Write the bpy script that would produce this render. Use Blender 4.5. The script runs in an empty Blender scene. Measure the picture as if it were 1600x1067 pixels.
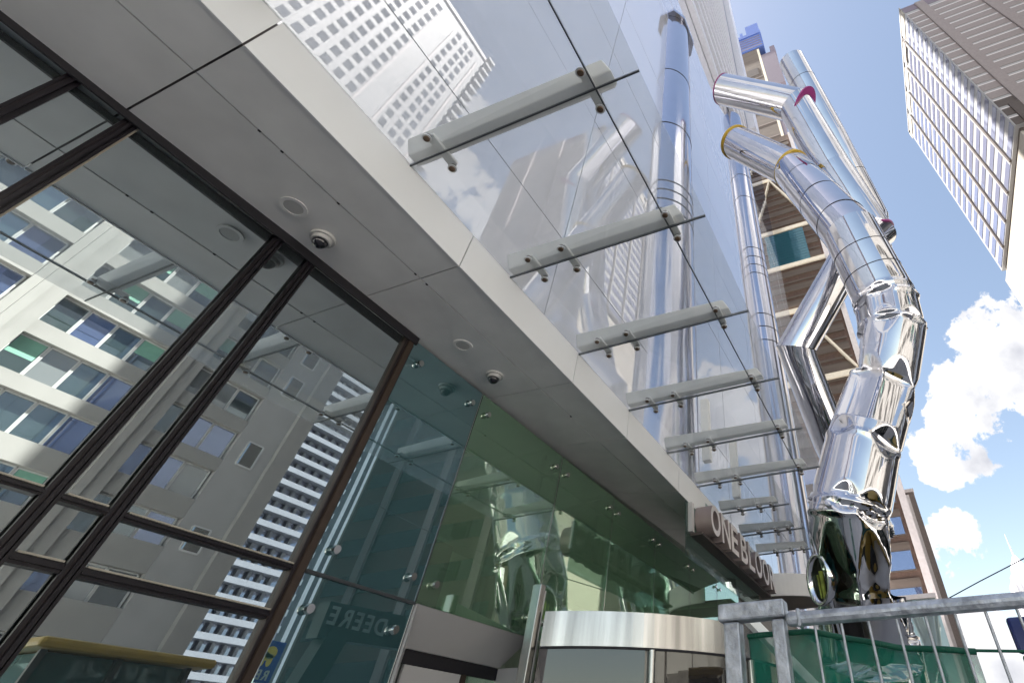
import bpy, math, random
from mathutils import Vector, Matrix, noise as mnoise
random.seed(7)
R = math.radians
scene = bpy.context.scene
col = scene.collection
H = 1.6                                   # eye height above the pavement

# ------------------------------------------------------------------ camera
cam = bpy.data.cameras.new('camera')
cam.sensor_fit = 'HORIZONTAL'; cam.sensor_width = 36.0
cam.lens = 766.3 / 1600 * 36
cam.shift_x = (800 - 1068.6) / 1600
cam.shift_y = (445.6 - 533.3) / 1600
cam.clip_start = 0.02; cam.clip_end = 6000
co = bpy.data.objects.new('camera', cam); col.objects.link(co)
ya, pi_, ro = .375477, .778864, -.004242
f = Vector((math.cos(pi_)*math.cos(ya), math.cos(pi_)*math.sin(ya), math.sin(pi_)))
r = Vector((math.sin(ya), -math.cos(ya), 0)); u = r.cross(f)
r2 = math.cos(ro)*r + math.sin(ro)*u; u2 = -math.sin(ro)*r + math.cos(ro)*u
m = Matrix((r2, u2, -f)).transposed().to_4x4(); m.translation = Vector((0, 0, H))
co.matrix_world = m
scene.camera = co

# ------------------------------------------------------------------ sun, sky, exposure
scene.view_settings.view_transform = 'Standard'
scene.view_settings.look = 'None'
scene.view_settings.exposure = 2.7
scene.view_settings.gamma = 1.0
SUN_AZ, SUN_EL = R(95), R(68)             # azimuth measured from +X (along the street) towards +Y
sd = Vector((math.cos(SUN_EL)*math.cos(SUN_AZ), math.cos(SUN_EL)*math.sin(SUN_AZ), math.sin(SUN_EL)))
sl = bpy.data.lights.new('sun', 'SUN'); sl.energy = 5.0; sl.angle = R(0.5); sl.color = (1, .95, .87)
so = bpy.data.objects.new('sun', sl); col.objects.link(so)
so.rotation_euler = sd.to_track_quat('Z', 'Y').to_euler()

world = bpy.data.worlds.new('World'); scene.world = world; world.use_nodes = True
wt = world.node_tree; wt.nodes.clear(); WN = wt.nodes.new; WL = wt.links.new
def wmath(op, a, b=None, clamp=False):
    n = WN('ShaderNodeMath'); n.operation = op; n.use_clamp = clamp
    for i, v in enumerate((a, b)):
        if v is None: continue
        if isinstance(v, (int, float)): n.inputs[i].default_value = v
        else: WL(v, n.inputs[i])
    return n.outputs[0]
sky = WN('ShaderNodeTexSky'); sky.sky_type = 'NISHITA'; sky.sun_disc = False
sky.sun_elevation = SUN_EL; sky.sun_rotation = R(90) - SUN_AZ
sky.air_density = 1.0; sky.dust_density = 0.5; sky.ozone_density = 1.0
tc = WN('ShaderNodeTexCoord')
nz = WN('ShaderNodeTexNoise'); nz.inputs['Scale'].default_value = 6.5; nz.inputs['Detail'].default_value = 13; nz.inputs['Roughness'].default_value = .62
WL(tc.outputs['Generated'], nz.inputs['Vector'])
CLOUDS = [((.81, -.28, .52), .10), ((.87, -.23, .45), .105), ((.89, -.17, .405), .085), ((.915, -.105, .385), .06), ((.89, -.24, .36), .07),
          ((.955, -.085, .26), .06), ((.99, -.10, .12), .07), ((.975, -.19, .12), .06), ((.84, -.33, .42), .10),
          ((.33, -.59, .74), .20), ((.20, -.80, .56), .25), ((-.35, -.75, .55), .35), ((.72, -.62, .30), .22), ((-.4, .5, .75), .35), ((-.75, -.1, .65), .35)]
mask = None
for c, rad in CLOUDS:
    vm = WN('ShaderNodeVectorMath'); vm.operation = 'DOT_PRODUCT'
    WL(tc.outputs['Generated'], vm.inputs[0]); vm.inputs[1].default_value = Vector(c).normalized()
    mr = WN('ShaderNodeMapRange'); mr.interpolation_type = 'SMOOTHSTEP'
    WL(vm.outputs['Value'], mr.inputs['Value'])
    mr.inputs['From Min'].default_value = math.cos(rad*1.35); mr.inputs['From Max'].default_value = math.cos(rad*.35)
    mask = mr.outputs[0] if mask is None else wmath('MAXIMUM', mask, mr.outputs[0])
dens = wmath('ADD', wmath('MULTIPLY', mask, .72), wmath('MULTIPLY', wmath('SUBTRACT', nz.outputs['Fac'], .5), 3.0))
ds = WN('ShaderNodeMapRange'); ds.interpolation_type = 'SMOOTHSTEP'
WL(dens, ds.inputs['Value']); ds.inputs['From Min'].default_value = .52; ds.inputs['From Max'].default_value = .63
nz2 = WN('ShaderNodeTexNoise'); nz2.inputs['Scale'].default_value = 9; nz2.inputs['Detail'].default_value = 6
mp = WN('ShaderNodeMapping'); mp.inputs['Location'].default_value = (3.1, 1.7, .35)
WL(tc.outputs['Generated'], mp.inputs['Vector']); WL(mp.outputs[0], nz2.inputs['Vector'])
cr = WN('ShaderNodeValToRGB'); cr.color_ramp.elements[0].position = .24; cr.color_ramp.elements[1].position = .47
cr.color_ramp.elements[0].color = (.085, .088, .102, 1); cr.color_ramp.elements[1].color = (.175, .175, .178, 1)
WL(nz2.outputs['Fac'], cr.inputs['Fac'])
skm = WN('ShaderNodeMixRGB'); skm.blend_type = 'MULTIPLY'; skm.inputs['Fac'].default_value = 1
skm.inputs['Color2'].default_value = (.0525, .0450, .0372, 1)
WL(sky.outputs[0], skm.inputs['Color1'])
cm = WN('ShaderNodeMixRGB'); WL(ds.outputs[0], cm.inputs['Fac']); WL(skm.outputs[0], cm.inputs['Color1']); WL(cr.outputs[0], cm.inputs['Color2'])
bg = WN('ShaderNodeBackground'); bg.inputs['Strength'].default_value = 1.0
WL(cm.outputs[0], bg.inputs['Color'])
wo = WN('ShaderNodeOutputWorld'); WL(bg.outputs[0], wo.inputs['Surface'])

cy = scene.cycles
cy.max_bounces = 14; cy.glossy_bounces = 8; cy.transparent_max_bounces = 24; cy.transmission_bounces = 8; cy.diffuse_bounces = 4
cy.caustics_reflective = False; cy.caustics_refractive = False
cy.sample_clamp_indirect = 6
cy.use_denoising = True

# ------------------------------------------------------------------ materials
def mat(name, color, rough=.6, metal=0., var=.08, scale=3., bump=0., bscale=40., spec=.5, stretch=(1, 1, 1), coat=0.):
    mt = bpy.data.materials.new(name); mt.use_nodes = True
    nt = mt.node_tree; b = nt.nodes['Principled BSDF']
    b.inputs['Metallic'].default_value = metal; b.inputs['Roughness'].default_value = rough
    b.inputs['Specular IOR Level'].default_value = spec
    if coat: b.inputs['Coat Weight'].default_value = coat
    tcn = nt.nodes.new('ShaderNodeTexCoord'); mpn = nt.nodes.new('ShaderNodeMapping'); mpn.inputs['Scale'].default_value = stretch
    nt.links.new(tcn.outputs['Object'], mpn.inputs[0])
    n = nt.nodes.new('ShaderNodeTexNoise'); n.inputs['Scale'].default_value = scale; n.inputs['Detail'].default_value = 5
    nt.links.new(mpn.outputs[0], n.inputs['Vector'])
    rp = nt.nodes.new('ShaderNodeValToRGB')
    rp.color_ramp.elements[0].position = .3; rp.color_ramp.elements[1].position = .7
    rp.color_ramp.elements[0].color = tuple(c*(1-var) for c in color) + (1,)
    rp.color_ramp.elements[1].color = tuple(min(1, c*(1+var)) for c in color) + (1,)
    nt.links.new(n.outputs['Fac'], rp.inputs[0]); nt.links.new(rp.outputs[0], b.inputs['Base Color'])
    if bump:
        n2 = nt.nodes.new('ShaderNodeTexNoise'); n2.inputs['Scale'].default_value = bscale; n2.inputs['Detail'].default_value = 3
        nt.links.new(mpn.outputs[0], n2.inputs['Vector'])
        bp = nt.nodes.new('ShaderNodeBump'); bp.inputs['Strength'].default_value = bump; bp.inputs['Distance'].default_value = .02
        nt.links.new(n2.outputs['Fac'], bp.inputs['Height']); nt.links.new(bp.outputs[0], b.inputs['Normal'])
    return mt

def schlick(nt):
    """(1 - |cos|)^5, the same from either face of a pane"""
    N = nt.nodes.new; L = nt.links.new
    g = N('ShaderNodeNewGeometry'); d = N('ShaderNodeVectorMath'); d.operation = 'DOT_PRODUCT'
    L(g.outputs['Normal'], d.inputs[0]); L(g.outputs['Incoming'], d.inputs[1])
    a = N('ShaderNodeMath'); a.operation = 'ABSOLUTE'; L(d.outputs['Value'], a.inputs[0])
    s = N('ShaderNodeMath'); s.operation = 'SUBTRACT'; s.inputs[0].default_value = 1; s.use_clamp = True; L(a.outputs[0], s.inputs[1])
    q = N('ShaderNodeMath'); q.operation = 'POWER'; q.inputs[1].default_value = 5; L(s.outputs[0], q.inputs[0])
    return q.outputs[0]
def coated(name, gloss, body, fac, rough=0.0, trans=None, warp=0.0, wscale=.6):
    """reflective glass: a mirror-like coating over a dark (or, with trans, see-through tinted) body"""
    mt = bpy.data.materials.new(name); mt.use_nodes = True
    nt = mt.node_tree; nt.nodes.clear(); N = nt.nodes.new; L = nt.links.new
    g = N('ShaderNodeBsdfGlossy'); g.inputs['Color'].default_value = gloss + (1,); g.inputs['Roughness'].default_value = rough
    if warp:
        tcn = N('ShaderNodeTexCoord'); n = N('ShaderNodeTexNoise'); n.inputs['Scale'].default_value = wscale; n.inputs['Detail'].default_value = 1
        L(tcn.outputs['Object'], n.inputs['Vector'])
        bp = N('ShaderNodeBump'); bp.inputs['Strength'].default_value = 1; bp.inputs['Distance'].default_value = warp
        L(n.outputs['Fac'], bp.inputs['Height']); L(bp.outputs[0], g.inputs['Normal'])
    if trans:
        b0 = N('ShaderNodeBsdfTransparent'); b0.inputs['Color'].default_value = trans + (1,)
        b1 = N('ShaderNodeBsdfDiffuse'); b1.inputs['Color'].default_value = body + (1,)
        b = N('ShaderNodeMixShader'); b.inputs[0].default_value = .22; L(b0.outputs[0], b.inputs[1]); L(b1.outputs[0], b.inputs[2])
    else:
        b = N('ShaderNodeBsdfDiffuse'); b.inputs['Color'].default_value = body + (1,)
    sch = schlick(nt)
    ad = N('ShaderNodeMath'); ad.operation = 'MULTIPLY_ADD'; ad.use_clamp = True; ad.inputs[1].default_value = 1-fac; ad.inputs[2].default_value = fac
    L(sch, ad.inputs[0])
    mx = N('ShaderNodeMixShader'); L(ad.outputs[0], mx.inputs[0]); L(b.outputs[0], mx.inputs[1]); L(g.outputs[0], mx.inputs[2])
    o = N('ShaderNodeOutputMaterial'); L(mx.outputs[0], o.inputs['Surface'])
    return mt

def canopy_glass(name):
    mt = bpy.data.materials.new(name); mt.use_nodes = True
    nt = mt.node_tree; nt.nodes.clear(); N = nt.nodes.new; L = nt.links.new
    t = N('ShaderNodeBsdfTransparent'); t.inputs['Color'].default_value = (.98, .988, .988, 1)
    d = N('ShaderNodeBsdfTranslucent'); d.inputs['Color'].default_value = (.86, .87, .88, 1)
    d2 = N('ShaderNodeBsdfDiffuse'); d2.inputs['Color'].default_value = (.84, .86, .87, 1)
    dm = N('ShaderNodeMixShader'); dm.inputs[0].default_value = .4; L(d.outputs[0], dm.inputs[1]); L(d2.outputs[0], dm.inputs[2])
    tcn = N('ShaderNodeTexCoord'); n = N('ShaderNodeTexNoise'); n.inputs['Scale'].default_value = 2.2; n.inputs['Detail'].default_value = 6
    L(tcn.outputs['Object'], n.inputs['Vector'])
    mr = N('ShaderNodeMapRange'); mr.inputs['From Min'].default_value = .3; mr.inputs['From Max'].default_value = .7
    mr.inputs['To Min'].default_value = .16; mr.inputs['To Max'].default_value = .20; L(n.outputs['Fac'], mr.inputs['Value'])
    m1 = N('ShaderNodeMixShader'); L(mr.outputs[0], m1.inputs[0]); L(t.outputs[0], m1.inputs[1]); L(dm.outputs[0], m1.inputs[2])
    g = N('ShaderNodeBsdfGlossy'); g.inputs['Roughness'].default_value = 0; g.inputs['Color'].default_value = (.9, .95, .95, 1)
    ad = N('ShaderNodeMath'); ad.operation = 'MULTIPLY_ADD'; ad.inputs[1].default_value = .55; ad.inputs[2].default_value = .03
    L(schlick(nt), ad.inputs[0])
    m2 = N('ShaderNodeMixShader'); L(ad.outputs[0], m2.inputs[0]); L(m1.outputs[0], m2.inputs[1]); L(g.outputs[0], m2.inputs[2])
    o = N('ShaderNodeOutputMaterial'); L(m2.outputs[0], o.inputs['Surface'])
    return mt

M = {}
M['pale_road'] = mat('bounce_road', (.36, .355, .345), .9, var=.25, scale=2, bump=.3)  # unseen road, made pale to bounce light up onto the soffit
M['paving'] = mat('paving', (.60, .59, .57), .8, var=.12, scale=.8, bump=.15)  # tone raised so the paving bounces light under the canopy
M['ground'] = mat('ground', (.32, .32, .31), .9)
M['kerb'] = mat('kerb', (.4, .4, .39), .8)
M['paint'] = mat('road_paint', (.75, .75, .72), .7)
M['soffit'] = mat('soffit_metal', (.86, .845, .825), .5, var=.07, scale=2.1, bump=.04, bscale=2)
M['fascia'] = mat('fascia_metal', (.87, .87, .865), .35, var=.03, scale=1.2)
M['white'] = mat('white_metal', (.95, .93, .89), .45, var=.03)
M['gap'] = mat('dark_gap', (.012, .010, .014), .7)
M['bronze'] = mat('dark_bronze', (.013, .010, .014), .38, .2, var=.15, scale=6)
M['bronze_lip'] = mat('bronze_lip', (.04, .032, .034), .3, .5, var=.15, scale=6)
M['brown_post'] = mat('brown_post', (.060, .040, .030), .38, .2, var=.15, scale=5)
M['beige_line'] = mat('beige_gasket', (.42, .38, .31), .5)
M['glass_dark'] = coated('glass_dark', (.78, .86, .88), (.10, .118, .124), .78, warp=.0012)
M['glass_teal'] = coated('glass_teal', (.70, .86, .90), (.045, .115, .125), .46, warp=.0012)
M['glass_green'] = coated('glass_green', (.81, .95, .84), (.32, .50, .35), .34, trans=(.66, .87, .69), warp=.0012)
M['glass_edge'] = mat('glass_edge', (.05, .12, .10), .2)
M['silicone'] = mat('silicone', (.045, .05, .055), .5)
M['canopy_glass'] = canopy_glass('canopy_glass')
M['mirror'] = coated('mirror_glass', (.90, .91, .96), (.70, .71, .77), .40, warp=.004, wscale=.35)  # pale body puts haze over the facade into its colour
M['mirror2'] = coated('mirror_glass_tower', (.72, .76, .88), (.04, .045, .06), .35, warp=.01, wscale=.3)  # dark body paints deeper shade into the gaps between balcony slabs
M['chrome'] = mat('chrome', (.64, .635, .665), .03, 1, var=.06, scale=1.5)
M['chrome_soft'] = mat('chrome_column', (.56, .57, .65), .12, 1, var=.03, bump=.06, bscale=1.2)
M['steel'] = mat('brushed_steel', (.55, .54, .52), .26, 1, var=.42, scale=7, stretch=(1, 1, .05))
M['steel_plain'] = mat('portal_steel', (.66, .64, .635), .36, .25, var=.05, scale=2)
M['bolt'] = mat('bolt_steel', (.80, .76, .72), .18, 1, var=.1)
M['disc'] = mat('fitting_disc', (.11, .07, .045), .35, .4, var=.35, scale=20)
M['disc_ring'] = mat('fitting_ring', (.72, .72, .72), .35, .3)
M['galv'] = mat('galvanised', (.40, .42, .46), .42, .65, var=.34, scale=30, bump=.25, bscale=60)
M['dome_black'] = mat('dome_black', (.01, .008, .012), .08, spec=.8)
M['dome_ring'] = mat('dome_ring', (.55, .54, .52), .45)
M['slab'] = mat('balcony_slab', (.56, .57, .66), .4, var=.06)
M['concrete'] = mat('beige_concrete', (.245, .238, .225), .8, var=.06, scale=.6)
M['concrete_d'] = mat('grey_concrete', (.29, .285, .28), .8, var=.06, scale=.6)
M['win'] = coated('window_glass', (.75, .85, .9), (.03, .045, .045), .30)
M['win_blue'] = coated('window_blue', (.6, .7, .95), (.05, .07, .13), .35)
M['win_tower'] = coated('ribbon_glass', (.6, .68, .85), (.17, .18, .25), .30)
M['blind'] = mat('green_blind', (.16, .34, .26), .7)
M['frame_w'] = mat('window_frame', (.45, .45, .44), .5)
M['tower_white'] = mat('tower_white', (.28, .28, .292), .5, var=.04)
M['grid_wall'] = mat('grid_wall', (.085, .087, .094), .6, var=.08, scale=.3)
M['grid_win2'] = coated('grid_window_pale', (.7, .75, .78), (.16, .17, .17), .2)
M['grid_win3'] = coated('grid_window_dark', (.5, .56, .6), (.02, .025, .03), .15)
M['bal_wall'] = mat('bal_wall', (.14, .155, .185), .5, var=.1, scale=.2)
M['grid_win'] = coated('grid_window', (.6, .66, .7), (.055, .062, .07), .22)
M['drum_glass'] = coated('drum_glass', (.7, .72, .7), (.035, .03, .028), .16)
M['tower_beige'] = mat('tower_beige', (.30, .275, .24), .7, var=.06)
M['tower_brown'] = mat('tower_brown', (.20, .165, .155), .7, var=.1)
M['tower_grey'] = mat('tower_grey', (.22, .19, .19), .6, var=.08)
M['tower_lite'] = mat('tower_spandrel', (.56, .52, .53), .6, var=.08)
M['tower_dark'] = mat('tower_dark', (.07, .055, .05), .6)
M['brown_slat'] = mat('brown_slat', (.12, .096, .082), .7, var=.18, scale=.7, stretch=(1, .25, 3))
M['brown_slat2'] = mat('brown_slat_dark', (.105, .065, .05), .7, var=.2)
M['cream'] = mat('cream_beam', (.66, .60, .50), .6)
M['teal_win'] = coated('teal_window', (.4, .6, .7), (.02, .09, .12), .22)
M['blue_metal'] = mat('blue_crown', (.08, .13, .36), .4, .2)
M['mauve'] = mat('mauve_wall', (.15, .125, .16), .6)
M['far_tower'] = mat('far_tower', (.45, .45, .50), .8)
M['net'] = None
M['blue_plastic'] = mat('blue_plastic', (.015, .03, .16), .3)
M['green_plastic'] = mat('green_plastic', (.0, .14, .09), .3)
M['purple'] = mat('purple_rim', (.22, .02, .14), .4)
M['yellow'] = mat('yellow_rim', (.46, .30, .02), .4)
M['hood_dark'] = mat('hood_dark', (.012, .014, .008), .25, .3)
M['hood_green'] = mat('hood_green', (.34, .38, .07), .25, .3, var=.5, scale=6)
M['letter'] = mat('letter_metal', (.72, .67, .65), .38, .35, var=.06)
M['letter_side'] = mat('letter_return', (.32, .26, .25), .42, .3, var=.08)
M['loader_yellow'] = mat('loader_yellow', (.42, .28, .05), .4)
M['loader_black'] = mat('loader_black', (.02, .035, .035), .4)
M['cab_glass'] = coated('cab_glass', (.6, .8, .8), (.03, .10, .10), .12)
M['rubber'] = mat('rubber', (.02, .02, .02), .8)
M['sign_blue'] = mat('sign_blue', (.01, .05, .30), .4)
M['sign_gold'] = mat('sign_gold', (.75, .55, .08), .4)
M['lobby'] = mat('lobby_wall', (.74, .77, .70), .7)
M['lobby_dark'] = mat('lobby_panel', (.15, .12, .095), .6, var=.2, scale=1, stretch=(1, 1, 6))
M['lobby_wood'] = mat('lobby_wood', (.42, .26, .09), .6)
M['wire'] = mat('cable_rubber', (.03, .03, .035), .6)

def netmat():
    mt = bpy.data.materials.new('debris_net'); mt.use_nodes = True
    nt = mt.node_tree; nt.nodes.clear(); N = nt.nodes.new; L = nt.links.new
    d = N('ShaderNodeBsdfDiffuse'); d.inputs['Color'].default_value = (.03, .26, .18, 1)
    d3 = N('ShaderNodeBsdfTranslucent'); d3.inputs['Color'].default_value = (.05, .38, .27, 1)
    dd = N('ShaderNodeMixShader'); dd.inputs[0].default_value = .4; L(d.outputs[0], dd.inputs[1]); L(d3.outputs[0], dd.inputs[2])
    t = N('ShaderNodeBsdfTransparent')
    tcn = N('ShaderNodeTexCoord'); n = N('ShaderNodeTexNoise'); n.inputs['Scale'].default_value = 9
    L(tcn.outputs['Object'], n.inputs['Vector'])
    mr = N('ShaderNodeMapRange'); mr.inputs['From Min'].default_value = .3; mr.inputs['From Max'].default_value = .7
    mr.inputs['To Min'].default_value = .62; mr.inputs['To Max'].default_value = .36; L(n.outputs['Fac'], mr.inputs['Value'])
    x = N('ShaderNodeMixShader'); L(mr.outputs[0], x.inputs[0]); L(dd.outputs[0], x.inputs[1]); L(t.outputs[0], x.inputs[2])
    o = N('ShaderNodeOutputMaterial'); L(x.outputs[0], o.inputs['Surface'])
    return mt
M['net'] = netmat()
M['net_hem'] = mat('net_hem', (.0, .09, .05), .6)

# ------------------------------------------------------------------ mesh helpers
ORIGIN = {}
class MB:
    def __init__(s): s.v = []; s.f = []; s.sm = []
    def add(s, vs, fs, smooth=False):
        o = len(s.v); s.v += [tuple(v) for v in vs]; s.f += [tuple(i+o for i in q) for q in fs]; s.sm += [smooth]*len(fs); return s
    def box(s, x0, x1, y0, y1, z0, z1):
        x0, x1 = sorted((x0, x1)); y0, y1 = sorted((y0, y1)); z0, z1 = sorted((z0, z1))
        return s.add([(x0,y0,z0),(x1,y0,z0),(x1,y1,z0),(x0,y1,z0),(x0,y0,z1),(x1,y0,z1),(x1,y1,z1),(x0,y1,z1)],
              [(0,3,2,1),(4,5,6,7),(0,1,5,4),(1,2,6,5),(2,3,7,6),(3,0,4,7)])
    def prism(s, poly, z0, z1):          # plan polygon (counter-clockwise), extruded in z
        n = len(poly)
        return s.add([(x,y,z0) for x,y in poly]+[(x,y,z1) for x,y in poly],
              [tuple(range(n-1,-1,-1)), tuple(range(n,2*n))]+[(i,(i+1)%n,n+(i+1)%n,n+i) for i in range(n)])
    def hexa(s, p):                       # eight corners: bottom loop then top loop
        return s.add(p, [(0,3,2,1),(4,5,6,7),(0,1,5,4),(1,2,6,5),(2,3,7,6),(3,0,4,7)])
    def bar(s, a, b, w, h, up=(0,0,1)):   # rectangular bar from a to b
        a = Vector(a); b = Vector(b); d = (b-a).normalized(); upv = Vector(up)
        sx = d.cross(upv)
        if sx.length < 1e-4: sx = d.cross(Vector((1,0,0)))
        sx.normalize(); sz = sx.cross(d)
        c = [(-1,-1),(1,-1),(1,1),(-1,1)]
        return s.add([p + sx*(i*w/2) + sz*(j*h/2) for p in (a,b) for i,j in c],
              [(0,1,2,3),(7,6,5,4),(0,4,5,1),(1,5,6,2),(2,6,7,3),(3,7,4,0)])
    def cyl(s, a, b, ra, rb=None, n=20, smooth=True):
        a = Vector(a); b = Vector(b); rb = ra if rb is None else rb; d = (b-a).normalized()
        x = d.orthogonal().normalized(); y = d.cross(x)
        cs = [(math.cos(2*math.pi*i/n), math.sin(2*math.pi*i/n)) for i in range(n)]
        o = len(s.v)
        s.add([a+x*c*ra+y*q*ra for c,q in cs]+[b+x*c*rb+y*q*rb for c,q in cs], [(i,(i+1)%n,n+(i+1)%n,n+i) for i in range(n)], smooth)
        s.add([a+x*c*ra+y*q*ra for c,q in cs], [tuple(range(n-1,-1,-1))]); s.add([b+x*c*rb+y*q*rb for c,q in cs], [tuple(range(n))])
        return s
    def dome(s, c, rad, n=18, k=7, down=True, squash=1.):
        vs = []; fs = []
        for j in range(k):
            a = math.pi/2*j/k
            for i in range(n):
                t = 2*math.pi*i/n; vs.append((c[0]+rad*math.cos(a)*math.cos(t), c[1]+rad*math.cos(a)*math.sin(t), c[2]+(-1 if down else 1)*rad*squash*math.sin(a)))
        vs.append((c[0], c[1], c[2]+(-1 if down else 1)*rad*squash))
        for j in range(k-1):
            for i in range(n): fs.append((j*n+i, j*n+(i+1)%n, (j+1)*n+(i+1)%n, (j+1)*n+i))
        for i in range(n): fs.append(((k-1)*n+i, (k-1)*n+(i+1)%n, k*n))
        if down: fs = [q[::-1] for q in fs]
        return s.add(vs, fs, True)
    def ring(s, c, axis, r0, r1, h, n=28):
        c = Vector(c); d = Vector(axis).normalized(); x = d.orthogonal().normalized(); y = d.cross(x); vs = []; fs = []
        for i in range(n):
            t = 2*math.pi*i/n; e = x*math.cos(t)+y*math.sin(t)
            vs += [c+e*r0-d*h/2, c+e*r1-d*h/2, c+e*r1+d*h/2, c+e*r0+d*h/2]
        for i in range(n):
            j = (i+1) % n
            for k in range(4): fs.append((i*4+k, i*4+(k+1)%4, j*4+(k+1)%4, j*4+k))
        return s.add(vs, fs)
    def build(s, name, material, parent=None, bevel=0., base=None):
        if parent is not None: o0 = ORIGIN[parent.name]
        if base is None:
            xs = [v[0] for v in s.v]; ys = [v[1] for v in s.v]; zs = [v[2] for v in s.v]
            base = Vector(((min(xs)+max(xs))/2, (min(ys)+max(ys))/2, min(zs)))
        base = Vector(base)
        me = bpy.data.meshes.new(name)
        me.from_pydata([tuple(Vector(v)-base) for v in s.v], [], s.f); me.update()
        me.polygons.foreach_set('use_smooth', s.sm)
        for mm in (material if isinstance(material, (list, tuple)) else [material]): me.materials.append(mm)
        o = bpy.data.objects.new(name, me); col.objects.link(o)
        ORIGIN[o.name] = base
        if parent is not None: o.parent = parent; o.location = base - o0
        else: o.location = base
        if bevel:
            b = o.modifiers.new('bevel', 'BEVEL'); b.width = bevel; b.segments = 2; b.limit_method = 'ANGLE'
        return o
def thing(name, label, cat, loc, group=None):
    o = bpy.data.objects.new(name, None); col.objects.link(o); o.location = loc; o.empty_display_size = .3
    ORIGIN[o.name] = Vector(loc); return tag(o, label, cat, group)
def tag(o, label, cat, group=None):
    o['label'] = label; o['category'] = cat
    if group: o['group'] = group
    return o
def structure(o): o['kind'] = 'structure'; return o
def copy_tree(o, loc=None, parent=None):
    c = o.copy(); col.objects.link(c); c.parent = parent
    if loc is not None: c.location = loc
    for ch in list(o.children): copy_tree(ch, None, c)
    return c
Z = lambda zr: zr + H

# ------------------------------------------------------------------ the ground and street
structure(MB().add([(-2500,-2500,-.16),(2500,-2500,-.16),(2500,2500,-.16),(-2500,2500,-.16)], [(0,1,2,3)]).build('ground', M['ground']))
structure(MB().box(-120, 42, -7, 12, -.15, 0).build('pavement', M['paving']))
structure(MB().box(-120, 200, -38, -27, -.15, 0).build('far_pavement', M['paving']))
structure(MB().box(-200, 300, -26.8, -7.2, -.155, -.13).build('road', M['pale_road']))
structure(MB().box(-120, 42, -7.2, -7, -.15, .01).build('kerb', M['kerb']))
mk = MB()
for i in range(-10, 20): mk.box(i*8, i*8+3, -17.1, -16.95, -.13, -.126)
structure(mk.build('road_marking', M['paint']))
# ------------------------------------------------------------------ left: dark framed curtain wall
Y0 = 4.0
TR1, TR2, SOF = Z(1.03), Z(.752), Z(3.10)
cw = thing('curtain_wall', 'dark bronze framed glass wall under the soffit, mirroring the block across the street', 'glass wall', (.6, Y0, 0))
mx = [(-1.50, 'm'), (-1.20, 'm'), (-.217, 'm'), (.10, 'm'), (1.173, 'm'), (1.463, 'm'), (2.60, 'b')]
def mullion(x, z0, z1, kind):
    b = MB()
    if kind == 'm':
        b.box(x-.010, x+.010, Y0-.050, Y0+.02, z0, z1); b.box(x-.038, x-.022, Y0-.036, Y0+.02, z0, z1); b.box(x+.022, x+.038, Y0-.036, Y0+.02, z0, z1)
        b.box(x-.038, x+.038, Y0-.018, Y0+.02, z0, z1)
        o = b.build('mullion', M['bronze'], cw)
        if x in (.10, -1.2): MB().box(x+.040, x+.050, Y0-.022, Y0+.02, z0, z1).build('gasket', M['beige_line'], o)
        MB().box(x-.021, x-.011, Y0-.030, Y0-.019, z0, z1).build('lip', M['bronze_lip'], o)
    else:
        b.box(x-.024, x+.024, Y0-.060, Y0+.02, z0, z1); b.box(x-.050, x+.050, Y0-.034, Y0+.02, z0, z1)
        o = b.build('mullion', M['brown_post'], cw)
        MB().box(x-.049, x-.026, Y0-.042, Y0-.035, z0, z1).build('lip', M['bronze_lip'], o)
for x, k in mx: mullion(x, 0, SOF+.02, k)
for i in range(len(mx)-1):
    xa, xb = mx[i][0], mx[i+1][0]
    rows = [(TR1, SOF), (TR2, TR1), (0.45, TR2)]
    for z0, z1 in rows:
        dx = random.uniform(-.0012, .0012); dz = random.uniform(-.0008, .0008)
        b = MB(); a0, a1, c0, c1 = xa+.036, xb-.036, z0+.012, z1-.02
        b.hexa([(a0,Y0+.004,c0),(a1,Y0+.004+dx,c0),(a1,Y0+.022+dx,c0),(a0,Y0+.022,c0),(a0,Y0+.004+dz,c1),(a1,Y0+.004+dx+dz,c1),(a1,Y0+.022+dx+dz,c1),(a0,Y0+.022+dz,c1)])
        b.build('glass_pane', M['glass_dark'], cw)
    for zz, w in ((TR1, .034), (TR2, .045)):
        b = MB(); b.box(xa+.039, xb-.039, Y0-.028, Y0+.02, zz-w*.8, zz+w*.2); b.box(xa+.039, xb-.039, Y0-.040, Y0-.0285, zz-w*.45, zz-w*.15)
        o = b.build('transom', M['bronze'], cw)
        MB().box(xa+.051, xb-.051, Y0-.034, Y0+.02, zz+w*.2+.002, zz+w*.2+.011).build('gasket', M['beige_line'], o)
MB().box(-1.6, 2.66, Y0-.05, Y0+.02, .0, .44).build('base_panel', M['bronze'], cw)
MB().box(-1.6, 2.66, Y0-.070, Y0-.052, SOF-.062, SOF+.02).build('head_channel', M['gap'], cw)

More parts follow.
